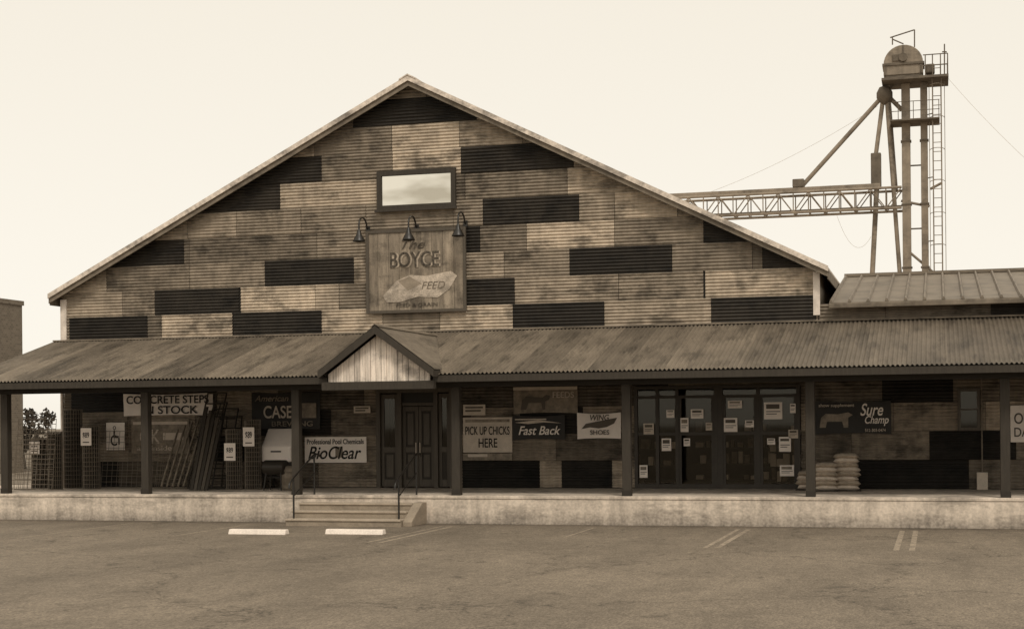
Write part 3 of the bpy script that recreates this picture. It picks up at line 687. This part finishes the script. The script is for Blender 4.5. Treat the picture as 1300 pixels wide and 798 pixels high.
def bagstack(px,Y,n,w=.62,d=.42,h=.13):
    E=empty("feed_bag_stack"); x=XW(px,600,Y)
    for i in range(n):
        V=[];Fc=[];nx,ny=12,8; ox=random.uniform(-.04,.04); oy=random.uniform(-.03,.03); rot=random.uniform(-.1,.1); zb=ZF+0.03+i*h*.86
        for side in (1,-1):
            for j in range(ny+1):
                for k in range(nx+1):
                    u=k/nx*2-1;v=j/ny*2-1
                    t=((1-u**4)*(1-v**4))**.5
                    xx=u*w/2*(1-.05*v*v); yy=v*d/2*(1-.05*u*u)
                    zz=h/2+side*t*h/2+random.uniform(-.006,.006)*t-(0.03*u**4)
                    c,s=math.cos(rot),math.sin(rot)
                    V.append((x+ox+xx*c-yy*s,Y+oy+xx*s+yy*c,zb+zz))
        for side in range(2):
            for j in range(ny):
                for k in range(nx):
                    q=side*(nx+1)*(ny+1)+j*(nx+1)+k; Fc.append((q,q+1,q+nx+2,q+nx+1))
        mesh("feed_bag",V,Fc,[M_bag,mat("feed_bag_b",0.36,var=.4,scale=9)][i%2],E,smooth=True)
    box("pallet",x-w/2-.02,x+w/2+.02,Y-d/2,Y+d/2,ZF+.001,ZF+.03,M_wood,E)
bagstack(1048,-1.4,6,.6); bagstack(1075,-1.2,8,.64); bagstack(1022,-.8,4,.4)

# ------------------------------------------------------------------ grain elevator tower
TW=empty("grain_elevator_tower"); TY=20.0
def T(px,py,dy=0.0):
    p=S(px,py,TY); return Vector((p.x,TY+dy,p.z))
def tb(nm,p,q,r,m): return tubes(nm,[[p,q]],r,m,TW)
c=T(1147,84); rr=(T(1172,84)-T(1122,84)).x/2
prof=[]
for i in range(17):
    a=math.pi*i/16; prof.append((c.x+rr*math.cos(a),c.z+rr*0.98*math.sin(a)))
zb_=T(1147,98).z
prof=prof+[(c.x-rr,zb_),(c.x+rr,zb_)]
extr("elevator_head",prof,'Y',TY-0.45,TY+0.55,M_towerL,TW,0.03)
extr("head_flange",[(c.x-rr*1.06,c.z-.05),(c.x+rr*1.06,c.z-.05),(c.x+rr*1.06,c.z+.03),(c.x-rr*1.06,c.z+.03)],'Y',TY-0.5,TY+.6,M_towerD,TW)
boxes("head_ribs",[(c.x-.02,c.x+.02,TY-.48,TY-.451,c.z+.05,c.z+rr*.95),(c.x-rr*.95,c.x-rr*.85,TY-.48,TY-.451,zb_+.02,c.z-.06),(c.x+rr*.85,c.x+rr*.95,TY-.48,TY-.451,zb_+.02,c.z-.06)],M_towerD,TW)
box("inspection_hatch",c.x-.4,c.x-.08,TY-.5,TY-.451,c.z+.1,c.z+.35,M_towerD,TW,.01)
extr("head_bearing",[(c.x+.16*math.cos(t),c.z+.22+.16*math.sin(t)) for t in [math.pi*2*i/16 for i in range(16)]],'Y',TY-.56,TY-.5,M_towerD,TW)
box("drive_motor",c.x+rr+.08,c.x+rr+.42,TY-.2,TY+.2,zb_+.05,zb_+.4,M_towerD,TW,.05)
g1=T(1120,98).x; g2=T(1204,98).x; pz=T(1160,106).z
boxes("head_platform",[(g1,g2,TY-.9,TY+.9,pz,pz+.09)],M_towerD,TW)
boxes("head_base",[(c.x-rr*.95,c.x+rr*.95,TY-.42,TY+.42,pz+.092,zb_-.002)],M_towerD,TW)
rl=[]
for px in (1175,1184,1194,1203):
    x=T(px,98).x
    for dy in (-.88,.88): rl.append([(x,TY+dy,pz),(x,TY+dy,pz+.85)])
x=T(1172,98).x
for zz in (.45,.85):
    rl.append([(x,TY-.88,pz+zz),(g2-.03,TY-.88,pz+zz),(g2-.03,TY+.88,pz+zz),(x,TY+.88,pz+zz)])
tubes("platform_railing",rl,0.02,M_towerD,TW)
tubes("hoist_arm",[[T(1133,57),T(1133,47)],[T(1130,48),T(1161,38)],[T(1161,38),T(1161,60)],[T(1133,50),T(1147,56)],[T(1199,100),T(1199,56)],[T(1196,66),T(1202,66)]],0.025,M_towerD,TW)
def trunk(pa,pb,ytop,nm,w,m):
    xa=T(pa,200).x; xb=T(pb,200).x; zt_=T(1150,ytop).z
    box(nm,xa,xb,TY-w/2,TY+w/2,0,zt_,m,TW,.01)
    z=1.0;L=[]
    while z<zt_-.2:
        L.append((xa-.035,xb+.035,TY-w/2-.035,TY+w/2+.035,z,z+.05)); z+=2.4
    boxes(nm+"_flanges",L,M_towerD,TW)
trunk(1145,1156,107,"leg_trunk",.34,M_towerL); trunk(1169,1178,107,"leg_trunk_return",.3,M_towerL)
cr=[];z=2.5
xa=T(1156,200).x; xb=T(1169,200).x
while z<pz-1: cr.append([(xa,TY,z),(xb,TY,z)]); z+=2.4
tubes("trunk_ties",cr,.03,M_towerD,TW)
lx0=T(1185,200).x; lx1=T(1195,200).x; lz=pz+.6
L=[[(lx0,TY-.2,0),(lx0,TY-.2,lz)],[(lx1,TY-.2,0),(lx1,TY-.2,lz)]]
z=.3
while z<lz: L.append([(lx0,TY-.2,z),(lx1,TY-.2,z)]); z+=.35
tubes("ladder",L,.014,M_towerL,TW)
L=[];z=3
def hoop(z):
    return [((lx0+lx1)/2+(.28)*math.cos(a),TY-.2-.6*max(0,math.sin(a)),z) for a in [math.pi*i/10 for i in range(11)]]
while z<pz: L.append(hoop(z)); z+=1.2
for i in (0,3,7,10):
    h0=hoop(3)[i]; L.append([(h0[0],h0[1],3),(h0[0],h0[1],pz)])
tubes("ladder_cage",L,.012,M_towerL,TW)
z=2;L=[]
while z<pz: L.append([(T(1178,200).x,TY,z),(lx0,TY-.2,z)]); z+=2.4
tubes("ladder_brackets",L,.02,M_towerD,TW)
q=T(1160,157).z
boxes("rest_platform",[(T(1131,157).x,T(1193,157).x,TY-.8,TY+.6,q,q+.05)],M_towerD,TW)
rl=[]
for px in (1132,1141,1160,1176,1192): x=T(px,157).x; rl.append([(x,TY-.79,q),(x,TY-.79,q+.7)])
for zz in (.35,.7): rl.append([(T(1131,157).x,TY-.79,q+zz),(T(1193,157).x,TY-.79,q+zz)])
tubes("rest_platform_railing",rl,.014,M_towerD,TW)
dc=T(1123,121); lathe("distributor",dc.x,TY,[(.05,.35),(.2,.3),(.3,.1),(.3,-.1),(.12,-.35),(.03,-.35)],M_towerD,TW,20,dc.z)
tb("spout_head",T(1133,104),T(1124,116),.13,M_towerD)
tubes("grain_spouts",[[T(1119,124),T(1013,242)],[T(1121,126),T(1112,196)],[T(1126,127),T(1143,357),T(1146,400)],[T(1128,125,.3),T(1137,240,.3)],[T(1127,120,.3),T(1145,138,.3)]],.085,M_towerL,TW)
box("spout_hopper",T(1106,240).x,T(1119,240).x,TY-.2,TY+.2,T(1112,240).z,T(1112,195).z,M_towerD,TW,.03)
tubes("down_spout",[[T(1113,240),T(1107,357),T(1106,420)]],.1,M_towerL,TW)
tubes("tower_braces",[[T(1150,316),T(1197,356)],[T(1144,255),T(1180,262)],[T(1181,240),T(1196,232)]],.05,M_towerL,TW)
zc1=T(1140,240).z; zc0=T(1140,266).z; bx0=T(840,250).x; bx1=T(1145,245).x
tr=[]
for dy in (-.5,.5):
    tr+=[[(bx0,TY+dy,zc1),(bx1,TY+dy,zc1)],[(bx0,TY+dy,zc0),(bx1,TY+dy,zc0)]]
tubes("bridge_chords",tr,.05,M_towerL,TW)
n=16;tr=[]
for i in range(n):
    xa=bx0+(bx1-bx0)*i/n; xb=bx0+(bx1-bx0)*(i+1)/n
    for dy in (-.5,.5):
        tr.append([(xa,TY+dy,zc0),(xa,TY+dy,zc1)]); tr.append([(xa,TY+dy,zc0 if i%2 else zc1),(xb,TY+dy,zc1 if i%2 else zc0)])
    tr.append([(xa,TY-.5,zc0),(xa,TY+.5,zc0)])
tubes("bridge_lattice",tr,.022,M_towerL,TW)
box("conveyor_trough",bx0,bx1-.8,TY-.22,TY+.22,zc1+.055,zc1+.23,M_towerL,TW,.02)
boxes("bridge_walkway",[(bx0,bx1,TY-.5,TY-.25,zc0+.07,zc0+.1)],M_towerD,TW)
q=T(1014,240); box("conveyor_inlet",q.x-.22,q.x+.22,TY-.25,TY+.25,zc1+.232,zc1+.55,M_towerD,TW,.03)
boxes("bridge_support",[(bx0+.2,bx0+.4,TY-.5,TY-.3,0,zc0),(bx0+.2,bx0+.4,TY+.3,TY+.5,0,zc0)],M_towerD,TW)
def cable(name,p,q,sag,r=.008):
    pts=[]
    for i in range(21):
        t=i/20; v=p.lerp(q,t); pts.append((v.x,v.y,v.z-sag*4*t*(1-t)))
    return tubes(name,[pts],r,M_cable,TW)
cable("guy_wire",T(1114,135),T(890,248),.25,.005); cable("overhead_wire",T(1204,100),S(1420,300,10),.3,.005); cable("service_wire",T(1062,272),T(1106,300),.8,.005)

# ------------------------------------------------------------------ distant brick building
BB=empty("brick_building")
def brickmat():
    m=bpy.data.materials.new("brick_wall"); m.use_nodes=True; nt=m.node_tree;N=nt.nodes;L=nt.links;b=N["Principled BSDF"];b.inputs["Roughness"].default_value=.9
    g=N.new("ShaderNodeNewGeometry"); sx=N.new("ShaderNodeSeparateXYZ"); L.new(g.outputs["Position"],sx.inputs[0])
    ad=N.new("ShaderNodeMath"); ad.operation='ADD'; L.new(sx.outputs["X"],ad.inputs[0]); L.new(sx.outputs["Y"],ad.inputs[1])
    cx=N.new("ShaderNodeCombineXYZ"); L.new(ad.outputs[0],cx.inputs["X"]); L.new(sx.outputs["Z"],cx.inputs["Y"])
    br=N.new("ShaderNodeTexBrick"); br.inputs["Scale"].default_value=2.2; br.inputs["Color1"].default_value=sep(.15); br.inputs["Color2"].default_value=sep(.10); br.inputs["Mortar"].default_value=sep(.18)
    L.new(cx.outputs[0],br.inputs["Vector"]); L.new(br.outputs["Color"],b.inputs["Base Color"]); return m
M_brick=brickmat()
p=S(28,382,33)
box("brick_walls",p.x-26,p.x,30,33,0,p.z-.25,M_brick,BB)
box("brick_walls_rear",p.x-26,p.x-14,33.01,48,0,p.z-.6,M_brick,BB)
box("parapet_coping",p.x-26.1,p.x+.06,29.9,33.1,p.z-.248,p.z,M_brick,BB)
wn=[]
for i in range(7):
    for z in (1.2,5.0): wn.append((p.x-3.5-i*3.5,p.x-2.2-i*3.5,29.96,30.02,z,z+1.9))
boxes("windows",wn,M_black,BB)

# ------------------------------------------------------------------ tree line at left
def trees():
    V=[];Fc=[];mi=[]
    def quad(c,s):
        n=Vector((random.gauss(0,1),random.gauss(0,1),random.gauss(0,1)))
        if n.length<.01:return
        n.normalize(); a=n.orthogonal().normalized(); b=n.cross(a); k=len(V)
        for u,v in ((-1,-.6),(1,-.6),(.7,.7),(-.7,.7)): V.append(c+a*u*s+b*v*s)
        Fc.append((k,k+1,k+2,k+3)); mi.append(0)
    def limb(p,q,r0,r1):
        d=(q-p).normalized(); a=d.orthogonal().normalized(); b=d.cross(a); k=len(V)
        for c,r in ((p,r0),(q,r1)):
            for i in range(6):
                t=i*math.pi/3; V.append(c+a*math.cos(t)*r+b*math.sin(t)*r)
        for i in range(6): Fc.append((k+i,k+(i+1)%6,k+6+(i+1)%6,k+6+i)); mi.append(1)
    for i in range(14):
        base=Vector((-48+i*1.8+random.uniform(-.6,.6),38+random.uniform(-3,8),0)); h=random.uniform(2.6,4.3)
        top=base+Vector((random.uniform(-.3,.3),0,h*.55)); limb(base,top,.12,.07)
        for j in range(8):
            c=base+Vector((random.uniform(-1.2,1.2),random.uniform(-1.1,1.1),random.uniform(.3,.92)*h)); limb(top-Vector((0,0,.5)),c,.05,.02)
            rad=random.uniform(.35,.75)
            for l in range(110):
                o=Vector((random.gauss(0,1),random.gauss(0,1),random.gauss(0,1))).normalized()*rad*random.uniform(.4,1)
                quad(c+o,random.uniform(.07,.13))
    o=mesh("tree_line",V,Fc,M_leaf); o.data.materials.append(M_bark)
    o.data.polygons.foreach_set("material_index",mi)
trees()

# ------------------------------------------------------------------ light
w=bpy.data.worlds.new("World"); scene.world=w; w.use_nodes=True; nt=w.node_tree;N=nt.nodes;L=nt.links
bg=N["Background"]; sky=N.new("ShaderNodeTexSky"); sky.sky_type='NISHITA'; sky.sun_disc=False
EL=math.radians(50); AZ=math.radians(150)
sky.sun_elevation=EL; sky.sun_rotation=AZ
bw=N.new("ShaderNodeRGBToBW"); L.new(sky.outputs[0],bw.inputs[0])
ad=N.new("ShaderNodeMath"); ad.operation='ADD'; ad.inputs[1].default_value=6.0; L.new(bw.outputs[0],ad.inputs[0])
dv=N.new("ShaderNodeMath"); dv.operation='DIVIDE'; L.new(bw.outputs[0],dv.inputs[0]); L.new(ad.outputs[0],dv.inputs[1])
rp=N.new("ShaderNodeValToRGB"); L.new(dv.outputs[0],rp.inputs[0]); e=rp.color_ramp.elements
e[0].position=0.2; e[0].color=(.86,.79,.67,1); e[1].position=.55; e[1].color=(1.0,.95,.85,1)
vm=N.new("ShaderNodeVectorMath"); vm.operation='SCALE'; vm.inputs["Scale"].default_value=10; L.new(rp.outputs[0],vm.inputs[0])
L.new(vm.outputs[0],bg.inputs["Color"]); bg.inputs["Strength"].default_value=0.1
sd=bpy.data.lights.new("sun",'SUN'); sd.energy=1.5; sd.angle=math.radians(12); sd.color=(1,.93,.82)
so=bpy.data.objects.new("sun",sd); scene.collection.objects.link(so)
dirv=Vector((math.sin(AZ)*math.cos(EL),math.cos(AZ)*math.cos(EL),math.sin(EL)))
so.rotation_euler=dirv.to_track_quat('Z','Y').to_euler()
scene.view_settings.view_transform='Standard'; scene.view_settings.look='None'; scene.view_settings.exposure=0
